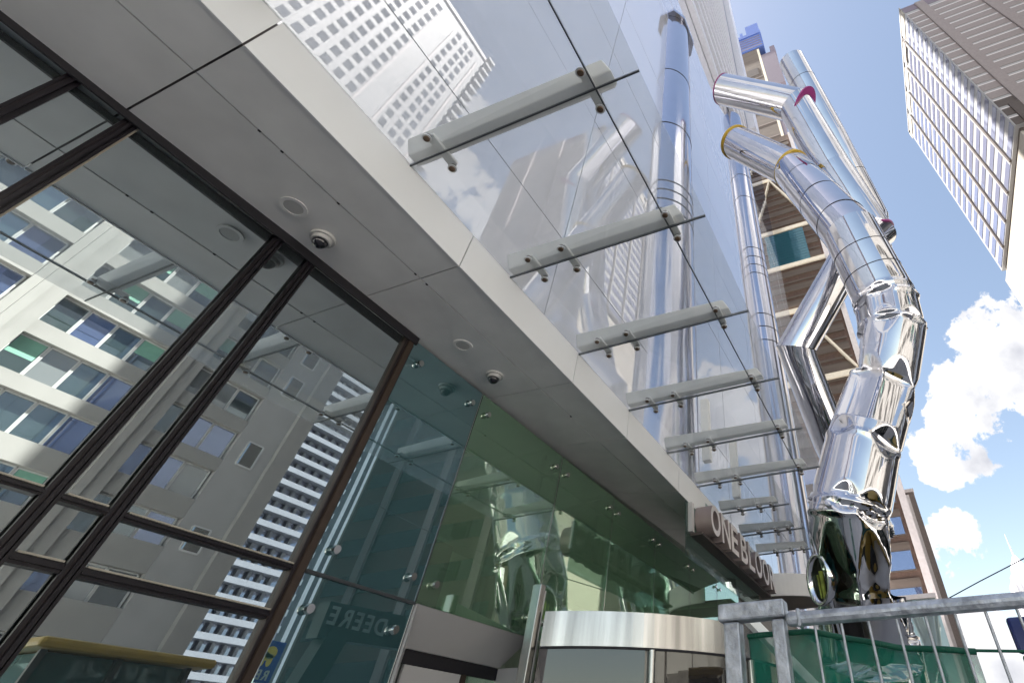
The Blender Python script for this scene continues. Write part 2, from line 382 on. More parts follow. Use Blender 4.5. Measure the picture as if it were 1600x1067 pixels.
# ------------------------------------------------------------------ frameless glass screen over the entrance
gs = thing('glass_screen', 'frameless green tinted glass screen held by round steel bolts above the entrance doors', 'glass wall', (7, Y0, 0))
edges = [2.665, 3.745, 5.49, 7.05, 8.69, 10.4, 12.1, 13.8]
def bolt(x, z, par, yy):
    b = MB(); b.cyl((x, yy-.004, z), (x, yy-.03, z), .020, n=16); o = b.build('bolt', M['bolt'], par)
    d = MB(); d.cyl((x, yy-.030, z), (x, yy-.052, z), .036, .030, n=20); d.build('bolt_head', M['bolt'], o)
def spider(x, z, par):
    """interior four way fitting seen through the glass"""
    b = MB()
    for sx in (-1, 1):
        for sz in (-1, 1): b.bar((x, Y0+.16, z), (x+sx*.11, Y0+.03, z+sz*.11), .028, .028)
    b.cyl((x, Y0+.12, z), (x, Y0+.30, z), .03, n=12); b.box(x-.02, x+.02, Y0+.28, Y0+.34, z-.3, z+.3)
    b.build('spider_fitting', M['bolt'], par)
for i in range(len(edges)-1):
    xa, xb = edges[i]+.012, edges[i+1]-.012
    g = 'glass_teal' if i == 0 else 'glass_green'
    rows = [(TR1+.012, SOF+.02)] + ([(.12, TR1-.012)] if i == 0 else [])
    for z0, z1 in rows:
        dx = random.uniform(-.002, .002)
        p = MB().hexa([(xa,Y0-.004,z0),(xb,Y0-.004+dx,z0),(xb,Y0+.014+dx,z0),(xa,Y0+.014,z0),(xa,Y0-.004,z1),(xb,Y0-.004+dx,z1),(xb,Y0+.014+dx,z1),(xa,Y0+.014,z1)]).build('glass_pane', M[g], gs)
        for bx in (xa+.13, xb-.13):
            for bz in ((z0+.16, z1-.20) if z1-z0 > 1 or i else (z1-.18,)):
                bolt(bx, bz, p, Y0)
    if i >= 1: spider(edges[i+1], Z(1.28), gs); spider(edges[i+1], Z(2.90), gs)
for x in edges[1:-1]:
    MB().box(x-.011, x-.003, Y0-.006, Y0+.03, .1 if x < 3.8 else TR1+.012, SOF+.02).build('glass_edge', M['bolt'], gs)
    MB().box(x-.002, x+.011, Y0-.002, Y0+.012, .1 if x < 3.8 else TR1+.012, SOF+.02).build('joint', M['silicone'], gs)
MB().box(2.665, 3.735, Y0-.02, Y0+.012, TR1-.011, TR1+.011).build('joint', M['silicone'], gs)

# ------------------------------------------------------------------ steel door portal
po = thing('door_portal', 'brushed steel portal with splayed frame around a glass door', 'doorway', (4.6, Y0, 0))
xa, xb, zt = 3.755, 5.45, TR1
ia, ib, it = xa+.30, xb-.06, Z(.775)
yo, yi = Y0-.03, Y0+.26
MB().hexa([(ia,yi,it),(ib,yi,it),(ib,yi+.12,it),(ia,yi+.12,it),(xa,yo,zt),(xb,yo,zt),(xb,yi+.12,zt),(xa,yi+.12,zt)]).build('header', M['steel_plain'], po)
MB().add([(xa,yo,0),(ia,yi,0),(ia,yi+.1,0),(xa,yi+.1,0),(xa,yo,zt-.003),(ia,yi,it-.003),(ia,yi+.1,it-.003),(xa,yi+.1,zt-.003)],
         [(0,3,2,1),(4,5,6,7),(0,1,5,4),(1,2,6,5),(2,3,7,6),(3,0,4,7)]).build('jamb', M['steel_plain'], po)
MB().box(ib+.003, xb+.04, Y0-.06, yi+.1, 0, it-.003).build('jamb', M['steel_plain'], po)
MB().box(ia+.003, ib-.003, yi+.01, yi+.08, it-.10, it-.003).build('door_frame', M['gap'], po)
d = MB().box(ia+.05, ib-.55, yi+.03, yi+.05, .05, it-.104).build('door', M['glass_dark'], po)
MB().box(ia+.05, ib-.55, yi+.005, yi+.028, it-.24, it-.108).build('door_rail', M['steel_plain'], d)
MB().box(ib-.53, ib-.46, yi+.01, yi+.08, 0, it-.104).build('door_post', M['brown_post'], po)
MB().box(ib-.45, ib-.003, yi+.03, yi+.05, .05, it-.104).build('side_light', M['glass_green'], po)

# ------------------------------------------------------------------ revolving door
rd = thing('revolving_door', 'revolving glass door with a wide curved brushed steel drum', 'revolving door', (7.15, Y0, 0))
cx, rr, zt, zb = 7.15, 2.45, Z(1.115), Z(.835)
def arc_band(r0, r1, z0, z1, a0, a1, n=64):
    vs = []; fs = []
    for i in range(n+1):
        a = a0+(a1-a0)*i/n; c, s_ = math.cos(a), math.sin(a)
        for rad, zz in ((r0, z0), (r1, z0), (r1, z1), (r0, z1)): vs.append((cx+rad*c, Y0-rad*s_, zz))
    for i in range(n):
        for k in range(4): fs.append((i*4+k, i*4+(k+1)%4, i*4+4+(k+1)%4, i*4+4+k))
    b = MB(); b.add(vs, fs); return b
A0, A1 = R(2), R(165)
arc_band(rr-.05, rr, zb, zt, A0, A1).build('drum_band', M['steel'], rd)
arc_band(rr-.6, rr-.052, zb+.03, zb+.06, A0, A1).build('drum_soffit', M['lobby_dark'], rd)
arc_band(rr-.035, rr-.010, .08, zb-.02, R(8), R(165), 60).build('curved_glass', M['drum_glass'], rd)
arc_band(rr-.07, rr+.005, zb-.019, zb-.002, A0, A1).build('drum_trim', M['gap'], rd)
for a in (12, 55, 85, 112, 140):
    a = R(a); x, y = cx+(rr+.012)*math.cos(a), Y0-(rr+.012)*math.sin(a)
    MB().cyl((x, y, 0), (x, y, zb-.02), .035, n=14).build('post', M['steel'], rd)
for a in (30, 150, 270):
    a = R(a); MB().bar((cx, Y0-.02, 1.2), (cx+1.7*math.cos(a), Y0-.02-1.7*math.sin(a)*(1 if a < 4 else .1), 1.2), .04, 2.2).build('wing', M['cab_glass'], rd)
MB().box(4.69, 4.775, 3.40, 3.50, 0, Z(1.34)).build('end_post', M['steel'], rd, bevel=.008)
MB().hexa([(4.79,3.42,.0),(4.82,3.42,.0),(5.48,3.93,0),(5.45,3.95,0),(4.79,3.42,Z(1.30)),(4.82,3.42,Z(1.30)),(5.48,3.93,Z(1.05)),(5.45,3.95,Z(1.05))]).build('side_panel', M['steel_plain'], rd)

# ------------------------------------------------------------------ lobby behind the entrance glass
lb = thing('lobby_interior', 'entrance lobby behind the green glass with pale walls and dark panelling', 'lobby', (8, 8, 0))
MB().box(2.7, 16, 9.0, 9.2, 0, 5.2).build('back_wall', M['lobby'], lb)
MB().box(2.62, 2.70, 4.2, 9.2, 0, 5.2).build('side_wall', M['lobby'], lb)
MB().box(2.7, 16, 4.25, 9.0, 5.0, 5.1).build('ceiling', M['lobby'], lb)
MB().box(4.0, 7.2, 7.2, 7.5, 0, 4.4).build('dark_panel', M['lobby_dark'], lb)
MB().box(3.75, 3.95, 7.1, 7.5, 0, 4.7).build('wood_strip', M['lobby_wood'], lb)
MB().cyl((9.2, 7.6, 0), (9.2, 7.6, 5.0), .35, n=28).build('column', M['lobby'], lb)

# ------------------------------------------------------------------ canopy: soffit, fascia, arms, glass
cn = thing('glass_canopy', 'street canopy with grey metal soffit, white fascia and glass panes on white arms', 'canopy', (5, 3, Z(3.1)))
XJ = [-1.95*1.0+.03, .03, 1.99, 3.92, 5.32, 7.2, 9.2, 11.2, 13.2]
YE, YJ = 2.87, 3.30
def ye(x): return 2.865+.012*max(0, x)            # the front edge
def yj(x): return 3.285+.013*max(0, x)
def zs(x, y=2.87):                                 # soffit height: level at the front, rising slowly along the wall
    t = min(1.02, max(0, (y-2.87)/1.13)); return Z((1-t)*3.118+t*(3.085+.0235*x))
for i in range(len(XJ)-1):
    a, b_ = XJ[i]+.006, XJ[i+1]-.006
    for fr, bk in ((ye, yj), (yj, lambda x: 4.12)):
        o1, o2 = .007, .007
        p = [(a, fr(a)+o1), (b_, fr(b_)+o1), (b_, bk(b_)-o2), (a, bk(a)-o2)]
        zz = [zs(x, y) for x, y in p]
        j = random.uniform(-.0015, .0015)
        MB().hexa([(x, y, z+j) for (x, y), z in zip(p, zz)]+[(x, y, z+.03) for (x, y), z in zip(p, zz)]).build('soffit_panel', M['soffit'], cn)
    # the front fascia panel
    MB().hexa([(a, ye(a)-.012, zs(a)-.006), (b_, ye(b_)-.012, zs(b_)-.006), (b_, ye(b_)+.004, zs(b_)-.006), (a, ye(a)+.004, zs(a)-.006),
               (a, ye(a)-.012, Z(3.53)), (b_, ye(b_)-.012, Z(3.53)), (b_, ye(b_)+.004, Z(3.53)), (a, ye(a)+.004, Z(3.53))]).build('fascia_panel', M['fascia'], cn)
MB().hexa([(XJ[0], ye(0)+.012, zs(0)+.032), (13.2, ye(13.2)+.012, zs(13.2)+.032), (13.2, 3.98, zs(13.2, 3.98)+.034), (XJ[0], 3.98, zs(XJ[0], 3.98)+.034),
           (XJ[0], ye(0)+.012, Z(3.52)), (13.2, ye(13.2)+.012, Z(3.52)), (13.2, 3.98, Z(3.52)), (XJ[0], 3.98, Z(3.52))]).build('canopy_core', M['tower_grey'], cn)
for i, (x0, x1) in enumerate(((.45, .47), (.62, .64), (1.1, 1.12), (1.92, 1.94), (2.06, 2.08), (4.6, 4.62))):
    MB().box(x0, x1, yj(x0)-.0065, yj(x0)+.006, zs(x0, 3.29)-.004, zs(x0, 3.29)+.02).build('panel_clip', M['gap'], cn)
ARM0, STEP, NA = 1.19, 1.372, 9
ZG = Z(3.515)
def outer(x): return .80 if x < 8.5 else 1.62
def fitting(x, y, par, side):
    # a finger reaching sideways from the arm above the glass, a bolt and the round disc under the glass
    xe = x + side*.145
    MB().box(min(x, xe)-.0, max(x, xe)+.0, y-.035, y+.035, ZG+.030, ZG+.055).build('finger', M['white'], par)
    d_ = MB().cyl((xe, y, ZG+.029), (xe, y, ZG-.020), .024, n=14).build('bolt_disc', M['disc'], par)
    MB().cyl((xe, y, ZG-.0205), (xe, y, ZG-.026), .026, .022, n=16).build('disc_cap', M['disc'], d_)
    MB().ring((xe, y, ZG-.008), (0,0,1), .0245, .037, .012).build('disc_ring', M['disc_ring'], d_)
for k in range(-1, NA):
    x = ARM0 + STEP*k
    tip = outer(x) + .30
    w0, w1 = .085, .085
    b = MB()
    t0, r0 = tip-.10, ye(x)-.013
    b.add([(x-.060, t0, ZG+.06), (x+.050, t0, ZG+.06), (x+.10, t0+.05, ZG+.14), (x-.13, t0+.05, ZG+.14),
           (x-.060, r0, ZG+.06), (x+.050, r0, ZG+.06), (x+.11, r0, ZG+.20), (x-.14, r0, ZG+.20)],
          [(0,1,2,3),(7,6,5,4),(0,4,5,1),(1,5,6,2),(2,6,7,3),(3,7,4,0)])
    arm = b.build('arm', M['white'], cn, bevel=.012)
    ys = [2.57, 2.20, tip+.03] if k != 0 else [2.56, tip+.09]
    for y in ys:
        if y < tip-.2: continue
        for sgn in (-1, 1): fitting(x, y, arm, sgn)
    # cable stays / joint below the arm
    MB().box(x-.006, x+.006, outer(x)+.002, ye(x)-.015, ZG-.012, ZG+.014).build('glass_joint', M['silicone'], cn)
for k in range(-2, NA-1):
    xa_, xb_ = ARM0+STEP*k+.008, ARM0+STEP*(k+1)-.008
    yo_ = max(outer(xa_), outer(xb_)); ym = 1.15 if yo_ < 1 else None
    spans = [(ym+.006, ye(xa_)-.016), (yo_, ym-.006)] if ym else [(yo_, ye(xa_)-.016)]
    for y0, y1 in spans:
        t1, t2 = random.uniform(-.003, .003), random.uniform(-.003, .003)
        MB().hexa([(xa_, y0, ZG-.008+t1), (xb_, y0, ZG-.008+t2), (xb_, y1, ZG-.008+t2), (xa_, y1, ZG-.008),
                   (xa_, y0, ZG+.008+t1), (xb_, y0, ZG+.008+t2), (xb_, y1, ZG+.008+t2), (xa_, y1, ZG+.008)]).build('canopy_pane', M['canopy_glass'], cn)
    if ym: MB().box(xa_, xb_, ym-.0045, ym+.0045, ZG-.010, ZG+.011).build('glass_joint', M['silicone'], cn)
for x in (7.8, 9.53): MB().box(x-.07, x+.07, 2.58, 2.72, ZG+.30, ZG+1.5).build('hanger', M['white'], cn)

# cameras and lights on the soffit: each a thing of its own
def dome_camera(x, y, label):
    z = zs(x, y); t = thing('dome_camera', label, 'security camera', (x, y, z-.002), 'dome cameras under the soffit')
    MB().cyl((x,y,z-.002), (x,y,z-.022), .098, .094, n=28).build('mounting_plate', M['dome_ring'], t)
    MB().cyl((x,y,z-.023), (x,y,z-.052), .076, .070, n=28).build('housing', M['dome_ring'], t)
    MB().dome((x,y,z-.053), .058, squash=.95).build('dome', M['dome_black'], t)
dome_camera(1.32, 3.70, 'black dome camera on the soffit nearest the viewer, over the dark framed glass')
dome_camera(3.51, 3.665, 'farther black dome camera on the soffit, over the first green pane')
def downlight(x, y, label):
    z = zs(x, y); t = thing('recessed_light', label, 'ceiling light', (x, y, z-.002), 'round lights in the soffit')
    MB().ring((x,y,z-.004), (0,0,1), .070, .098, .006, 32).build('trim_ring', M['soffit'], t)
    MB().cyl((x,y,z-.001), (x,y,z-.004), .069, n=32).build('lens', M['dome_ring'], t)
downlight(1.005, 3.645, 'round unlit recessed light beside the nearer dome camera')
downlight(2.93, 3.625, 'round unlit recessed light before the farther dome camera')

# ------------------------------------------------------------------ name sign on its glass fin
fin = MB().box(7.56, 11.75, 2.955, 2.975, Z(2.30), Z(3.40)).build('sign_fin', coated('fin_glass', (.8,.92,.9), (.1,.14,.13), .16, trans=(.72,.84,.80)))
tag(fin, 'clear glass fin hanging below the canopy edge behind the sign letters', 'glass panel')
sg = thing('building_sign', 'raised grey capital letters ONE BLOOR on a rail before a glass fin', 'sign', (10, 2.7, Z(2.55)))
MB().box(7.70, 12.0, 2.74, 2.95, Z(2.615), Z(2.65)).build('rail', M['tower_dark'], sg)
MB().box(7.62, 7.72, 2.88, 2.95, Z(2.655), Z(3.10)).build('reflection_bar', M['steel_plain'], sg)  # solid bar standing in for a reflection in the glass fin
def letter(ch, x0, w, z0, h, y, depth, par):
    cu = bpy.data.curves.new('letter_curve', 'FONT'); cu.body = ch; cu.size = 1; cu.extrude = .5; cu.offset = .022
    ob = bpy.data.objects.new('tmp', cu); col.objects.link(ob); dg = bpy.context.evaluated_depsgraph_get()
    me = bpy.data.meshes.new_from_object(ob.evaluated_get(dg)); bpy.data.objects.remove(ob); bpy.data.curves.remove(cu)
    xs = [v.co.x for v in me.vertices]; ys = [v.co.y for v in me.vertices]
    mnx, mxx, mny, mxy = min(xs), max(xs), min(ys), max(ys)
    b = MB(); b.add([(x0+(v.co.x-mnx)/(mxx-mnx)*w, y-v.co.z*depth, z0+(v.co.y-mny)/(mxy-mny)*h) for v in me.vertices], [tuple(p.vertices) for p in me.polygons])
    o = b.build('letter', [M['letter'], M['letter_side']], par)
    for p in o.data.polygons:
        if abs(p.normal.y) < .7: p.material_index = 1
    bpy.data.meshes.remove(me); return o
x = 7.74
for ch, w in (('O', .50), ('N', .48), ('E', .42), (' ', .02), ('B', .46), ('L', .42), ('O', .52), ('O', .52), ('R', .48)):
    if ch != ' ': letter(ch, x, w*.93, Z(2.652), .46, 2.74, .28, sg)
    x += (w+.075)*.94
# curved fascia where the canopy turns the corner
b = MB(); n = 24; vs = []; fs = []
for i in range(n+1):
    a = R(180)+R(95)*i/n; cxx, cyy, q = 14.9, 3.25, 1.55
    for rad, zz in ((q, Z(2.95)), (q-.06, Z(2.95)), (q-.06, Z(3.42)), (q, Z(3.42))): vs.append((cxx+rad*math.cos(a), cyy+rad*math.sin(a), zz))
for i in range(n):
    for k in range(4): fs.append((i*4+k, i*4+(k+1)%4, i*4+4+(k+1)%4, i*4+4+k))
b.add(vs, fs, False)
cf = thing('corner_canopy', 'curved grey metal fascia where the canopy turns the corner', 'canopy', (14.9, 3.25, Z(2.9)))
b.build('curved_fascia', M['soffit'], cf)
MB().prism([(14.9+1.48*math.cos(R(180+95*i/16)), 3.25+1.48*math.sin(R(180+95*i/16))) for i in range(17)]+[(15.2, 3.9), (13.45, 3.9)], Z(2.97), Z(3.0)).build('underside', M['lobby_dark'], cf)
# ------------------------------------------------------------------ the glass tower above the canopy
gt = thing('glass_tower', 'mirror glass tower rising straight above the canopy with steel half columns and stacked balcony slabs', 'tower', (0, 10, 0))
FX1 = 41.0
MB().box(-30, 8, 4.35, 34, Z(3.6), 34).build('podium_core', M['mauve'], gt)
MB().box(8.01, FX1, 4.35, 34, Z(3.6), 205).build('core', M['mauve'], gt)
MB().box(13.85, FX1, 4.05, 4.34, 0, Z(3.6)).build('ground_wall', M['lobby_dark'], gt)
zlev = [5.18, 8.2, 12.6, 17.0, 21.4, 25.8, 30.2, 34.6, 39, 43.1]
xlev = [-14.0+4.6*i for i in range(12)] + [FX1]
for i in range(len(xlev)-1):
    for j in range(len(zlev)-1):
        a, b_, c0, c1 = xlev[i]+.012, xlev[i+1]-.012, zlev[j]+.012, zlev[j+1]-.012
        t = [random.uniform(-.004, .004) for _ in range(3)]
        MB().hexa([(a,4+t[0],c0),(b_,4+t[1],c0),(b_,4.1,c0),(a,4.1,c0),(a,4+t[2],c1),(b_,4+t[1]+t[2]-t[0],c1),(b_,4.1,c1),(a,4.1,c1)]).build('facade_pane', M['mirror'], gt)
MB().box(-14, FX1, 4.12, 4.34, 5.18, 43.1).build('joint_backing', M['silicone'], gt)
MB().box(8, FX1, 4.02, 4.34, 43.2, 200).build('tower_glazing', M['mirror2'], gt)
def half_column(cx_, cy_, rad, z0, z1, seams):
    b = MB(); n = 56; vs = []; fs = []
    nz_ = 40
    for j in range(nz_+1):
        z = z0+(z1-z0)*j/nz_
        for i in range(n):
            a = 2*math.pi*i/n
            w = 1 + .006*mnoise.noise(Vector((math.cos(a)*1.3+cx_, math.sin(a)*1.3, z*.22)))
            vs.append((cx_+rad*w*math.cos(a), cy_+rad*w*math.sin(a), z))
    for j in range(nz_):
        for i in range(n): fs.append((j*n+i, j*n+(i+1)%n, (j+1)*n+(i+1)%n, (j+1)*n+i))
    b.add(vs, fs, True)
    b.add([vs[nz_*n+i] for i in range(n)], [tuple(range(n))])
    o = b.build('steel_column', M['chrome_soft'], gt)
    for z in seams: MB().ring((cx_, cy_, z), (0,0,1), rad*.97, rad+.012, .05, 40).build('seam', M['gap'], o)
    return o
half_column(8.95, 4.35, 1.08, Z(3.6), 31.2, [13.6, 14.1, 14.6, 15.1, 19, 24])
half_column(23.2, 4.25, 1.12, Z(3.6), 47, [19, 20, 21, 24.5, 25.3, 26.1, 27, 33, 36])
# stacked balcony slabs with rounded ends
for k in range(35):
    z = 43.2 + 4.4*k
    xe = [14, 20, 23.5, 25.5][k] if k < 4 else 27
    pts = [(8, 3.98), (8, 3.5), (xe, 3.5)]
    for i in range(1, 13):
        a = R(90*i/12); pts.append((xe+6.5*math.sin(a), 3.98-.48*math.cos(a)))
    MB().prism(pts, z, z+1.5).build('balcony_slab', M['slab'], gt)
MB().box(36.0, FX1, 2.9, 4.0, 68, 200).build('end_blade', M['slab'], gt)
# bullnose at the foot of the lowest slab
b = MB(); b.prism([(7.8,3.98),(7.8,3.6),(8.4,3.2),(9.8,3.2),(10.4,3.6),(10.4,3.98)], 31.25, 31.6); b.build('column_cap', M['chrome_soft'], gt)

# ------------------------------------------------------------------ ribbed tower across the street (right)
rt = thing('ribbed_tower', 'tall office tower with white and blue striped long side and brown shaded end', 'tower', (57, -40, 0))
X0, X1, YA, YB, ZL, ZT = 43.4, 70.8, -28.0, -53.0, 59.4, 105.8
MB().box(X0, X1, YB, YA, ZL, ZT).build('shaft', M['tower_white'], rt)
MB().box(X0+.6, X1-.6, YB+.6, YA-.5, 57.6, ZL-.02).build('recess', M['tower_dark'], rt)
MB().box(X0-.3, X1+.3, YB, YA+.25, 0, 57.55).build('podium', M['tower_beige'], rt)
MB().box(X0-.34, X0-.31, YB+.4, YA-.1, 0, 57.5).build('podium_end', M['tower_dark'], rt)
NF = 18; ph = (ZT-3.2-ZL)/NF
for k in range(NF):
    z = ZL + ph*k + .25
    MB().box(X0+.25, X1-.6, YA+.004, YA+.05, z, z+ph*.52).build('ribbon_window', M['win_tower'], rt)
    MB().box(X0-.05, X0-.004, YB+.3, YA-.15, z-.2, z+ph*.62).build('end_window', M['tower_grey'] if k > 2 else M['tower_dark'], rt)
    MB().box(X0-.045, X0-.003, YB+.3, YA-.15, z+ph*.62+.002, z+ph*.80-.21).build('end_spandrel', M['tower_lite'], rt)
for i in range(1, 5):
    x = X0 + (X1-X0)*i/5.05
    MB().box(x-.20, x+.20, YA+.052, YA+.30, ZL, ZT-2.6).build('pier', M['tower_dark'], rt)
    MB().box(x+.21, x+.62, YA+.052, YA+.20, ZL, ZT-2.6).build('pier', M['tower_white'], rt)
for i in range(6):
    x = X0 + (X1-X0)*i/5.05
    MB().box(x+.7 if i else x+.1, min(X1, x+(X1-X0)/5.05-.5), YA+.006, YA+.12, ZT-2.5, ZT-.2).build('parapet_panel', M['tower_beige'], rt)
MB().box(X0-.2, X1+.1, YA+.002, YA+.20, ZT-.18, ZT+.3).build('coping', M['tower_white'], rt)
for y in (-31.2, -39.5, -47.5):
    MB().box(X0-.35, X0-.052, y-.75, y+.75, ZL-1, ZT-.4).build('end_pier', M['tower_grey'], rt)
MB().box(X0-.06, X0-.002, YB, YA-.1, ZT-2.6, ZT-.1).build('end_parapet', M['mauve'], rt)
MB().box(X0-.28, X0-.06, YB+1, YA-1.2, ZL-1.5, ZL+4.8).build('louvre_band', M['tower_dark'], rt)
for k in range(14):
    z = 57.2-3.9*(k+1)
    MB().box(X0+.2, X1-.2, YA+.252, YA+.27, z, z+.10).build('podium_joint', M['tower_lite'], rt)
    MB().box(X0-.37, X0-.342, YB+1, YA-.8, z+.8, z+2.6).build('podium_window', M['win'], rt)
for y in (-31.2, -39.5, -47.5): MB().box(X0-.7, X0-.372, y-.55, y+.55, 0, 57.4).build('podium_pier', M['tower_grey'], rt)
# zigzag emblem on the parapet
b = MB()
zig = [(49.2,104.9),(50.1,104.0),(49.5,103.5),(50.9,103.4)]
zz = [(48.6,105.0,.0),(49.6,104.3,0),(48.9,103.8,0),(50.3,103.6,0),(51.6,103.9,0),(53.0,103.5,0)]
for (xa_, za_, _), (xb_, zb_, _) in zip(zz[:-1], zz[1:]): b.bar((xa_, YA+.20, za_-.3), (xb_, YA+.20, zb_-.3), .14, .34)
b.build('emblem', M['tower_brown'], rt)

# ------------------------------------------------------------------ brown tower beyond the cross street
bt = thing('brown_tower', 'brown slatted tower with cream diagonal braces behind the chrome tubes', 'tower', (72, 12, 0))
XC, YC = 60.0, -2.55
MB().box(XC, 85, YC, 40, 0, 104).build('shaft', M['brown_slat2'], bt)
lev = 3.3
for k in range(30):
    z = 4+lev*k
    MB().box(XC-.20, XC-.004, YC+1.1, 20, z, z+1.25).build('slat', M['brown_slat'], bt)
    MB().box(XC-.12, XC-.006, YC+1.1, 20, z+1.9, z+2.25).build('slat', M['brown_slat'], bt)
MB().box(XC-.45, XC-.003, YC, YC+.75, 0, 104).build('corner_pilaster', M['tower_lite'], bt)
for z in (39.2, 52, 62, 71.5, 88):
    MB().box(XC-.5, XC-.21, YC+.752, 22, z, z+.85).build('belt_beam', M['cream'], bt)
for (ya_, za_), (yb_, zb_) in (((-1.6,40.2),(4.2,51.8)), ((9.5,40.2),(4.4,51.8)), ((-1.4,72.5),(4.4,87.8)), ((9,72.5),(4.5,87.8)), ((-1.6, 88.9), (3.5, 101))):
    MB().bar((XC-.36, ya_, za_), (XC-.36, yb_, zb_), .28, .8, up=(1,0,0)).build('brace', M['cream'], bt)
for y0, y1, z0, z1 in ((.5, 6.5, 62.9, 71.3),):
    MB().box(XC-.30, XC-.205, y0, y1, z0, z1).build('window', M['teal_win'], bt)
    for k in range(12): MB().box(XC-.34, XC-.302, y0, y1, z0+.2+k*.66, z0+.36+k*.66).build('louvre', M['teal_win'], bt)
for k in range(7):
    z = 6+k*3.3
    MB().box(XC-.26, XC-.206, YC+1.2, 1.6, z, z+1.7).build('window', M['win_blue'], bt)
# crowned tower behind it
ct = thing('crowned_tower', 'distant brown tower with a stepped blue metal crown', 'tower', (100, 0, 0))
MB().box(92, 110, -1.6, 16, 0, 240).build('shaft', M['brown_slat'], ct)
MB().box(91.95, 111, -3.0, -1.61, 0, 198).build('side_wall', M['mauve'], ct)
MB().box(91.9, 111, -7.9, -1.61, 198.01, 231).build('side_wall', M['mauve'], ct)
MB().box(92.4, 111, -8.4, -6.2, 231.01, 238).build('side_turret', M['mauve'], ct)
MB().box(91.5, 111, -4.0, 16, 240.01, 256).build('crown', M['blue_metal'], ct)
MB().box(91.0, 111.5, -4.5, 16, 256.01, 259).build('crown', M['blue_metal'], ct)
MB().box(91.3, 111, -4.2, 2.2, 259.01, 270).build('crown_turret', M['blue_metal'], ct)
MB().box(91.3, 111, 4.0, 5.4, 259.01, 264).build('crown_turret', M['blue_metal'], ct)
MB().box(91.3, 111, 7.2, 8.6, 259.01, 264).build('crown_turret', M['blue_metal'], ct)
for k in range(5): MB().box(91.42, 91.49, -3.6, 15, 242+2.8*k, 243+2.8*k).build('crown_rib', M['mauve'], ct)
MB().box(91.9, 91.99, -1.5, -.5, 0, 239).build('corner_strip', M['cream'], ct)
MB().box(91.9, 91.99, 1.2, 6.2, 213, 220).build('window', M['tower_dark'], ct)
for k in range(12): MB().box(91.93, 91.99, -.4, 15, 100+10*k, 100.6+10*k).build('belt', M['tower_brown'], ct)
# lower brown slab block
lbk = thing('slab_block', 'plain brown slab building with a pale vertical corner, lower right beyond the tubes', 'building', (95, 0, 0))
MB().box(88, 108, -5.05, 12, 0, 33.4).build('wall', M['tower_brown'], lbk)
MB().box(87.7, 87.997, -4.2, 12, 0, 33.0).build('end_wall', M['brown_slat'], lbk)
MB().box(87.6, 108.3, -5.15, 12, 33.42, 33.9).build('coping', M['tower_lite'], lbk)
MB().box(87.55, 87.69, -4.2, -3.2, 0, 33.0).build('corner_strip', M['tower_lite'], lbk)
# glassy low building just right of the tubes' foot
gb = thing('low_glass_block', 'small pale green glass block at the foot of the brown slab', 'building', (50, -1, 0))
MB().box(46, 58, -1.75, 6, 0, 10.6).build('wall', coated('pale_glass', (.75,.85,.85), (.25,.32,.31), .25), gb)
MB().box(45.8, 58.2, -1.85, 6.2, 10.62, 10.9).build('roof_edge', M['tower_lite'], gb)
# spired skyscraper far off
st = thing('spired_skyscraper', 'faraway grey stepped skyscraper with a thin spire at the right edge', 'tower', (500, -86, 0))
MB().box(492, 512, -98, -76, 0, 104).build('shaft', M['far_tower'], st)
MB().box(494, 510, -95, -79, 104.1, 110).build('setback', M['far_tower'], st)
MB().cyl((502, -87, 110), (502, -87, 117), 7.5, 5, n=8, smooth=False).build('setback', M['far_tower'], st)
MB().cyl((502, -87, 117), (502, -87, 124), 5, .8, n=8, smooth=False).build('cap', M['far_tower'], st)
MB().cyl((502, -87, 124), (502, -87, 140), .7, .15, n=8).build('spire', M['far_tower'], st)
for k in range(7): MB().box(491.4, 491.95, -97+k*3.1, -96+k*3.1, 0, 103).build('rib', M['tower_lite'], st)
far = thing('distant_block', 'low pale distant block along the street at the right edge', 'building', (300, -60, 0))
MB().box(280, 320, -74, -42, 0, 30).build('wall', M['tower_lite'], far)
MB().box(279.6, 320, -75, -41.5, 30.1, 31.5).build('cornice', M['tower_white'], far)
for k in range(6): MB().box(279.7, 279.98, -73, -43, 3+k*4.4, 5+k*4.4).build('window', M['win_blue'], far)

# ------------------------------------------------------------------ across the street, seen in the mirror glass
def pane_window(x0, x1, z0, z1, y, par, blind=False, cols=1, mt='win'):
    fr = MB()
    fr.box(x0, x1, y+.006, y+.07, z1-.08, z1); fr.box(x0, x1, y+.006, y+.10, z0-.10, z0)
    for i in range(cols+1):
        x = x0+(x1-x0)*i/cols; fr.box(x-.055, x+.055, y+.006, y+.085, z0, z1-.082)
    o = fr.build('window', M['frame_w'], par)
    MB().box(x0+.02, x1-.02, y-.0, y+.005, z0+.002, z1-.002).build('pane', M[mt], o)
    if blind: MB().box(x0+.1, x1-.1, y+.0055, y+.02, z0+(z1-z0)*.45, z1-.085).build('blind', M['blind'], o)
ob = thing('concrete_office_block', 'beige concrete office block with ribbon windows across the street', 'building', (0, -44, 0))
SY = -40.0
MB().box(-30, 26, -50, SY-.5, 0, 38).build('wall', M['concrete'], ob)
for k, (z0, z1) in enumerate([(0, 5.2), (7.3, 9.2), (11.0, 12.7), (14.9, 16.2), (18.4, 19.3), (21.6, 22.6), (24.8, 25.8), (28.0, 29.0), (31.2, 32.2), (34.4, 38)]):
    MB().box(-30, 21.4, SY-.5, SY, z0, z1).build('spandrel', M['concrete'], ob)
MB().box(21.42, 26, SY-.5, SY+.01, 0, 38).build('blank_wall', M['concrete_d'], ob)
MB().box(24.6, 26.05, SY+.012, SY+.5, 0, 38.2).build('corner_pier', M['concrete'], ob)
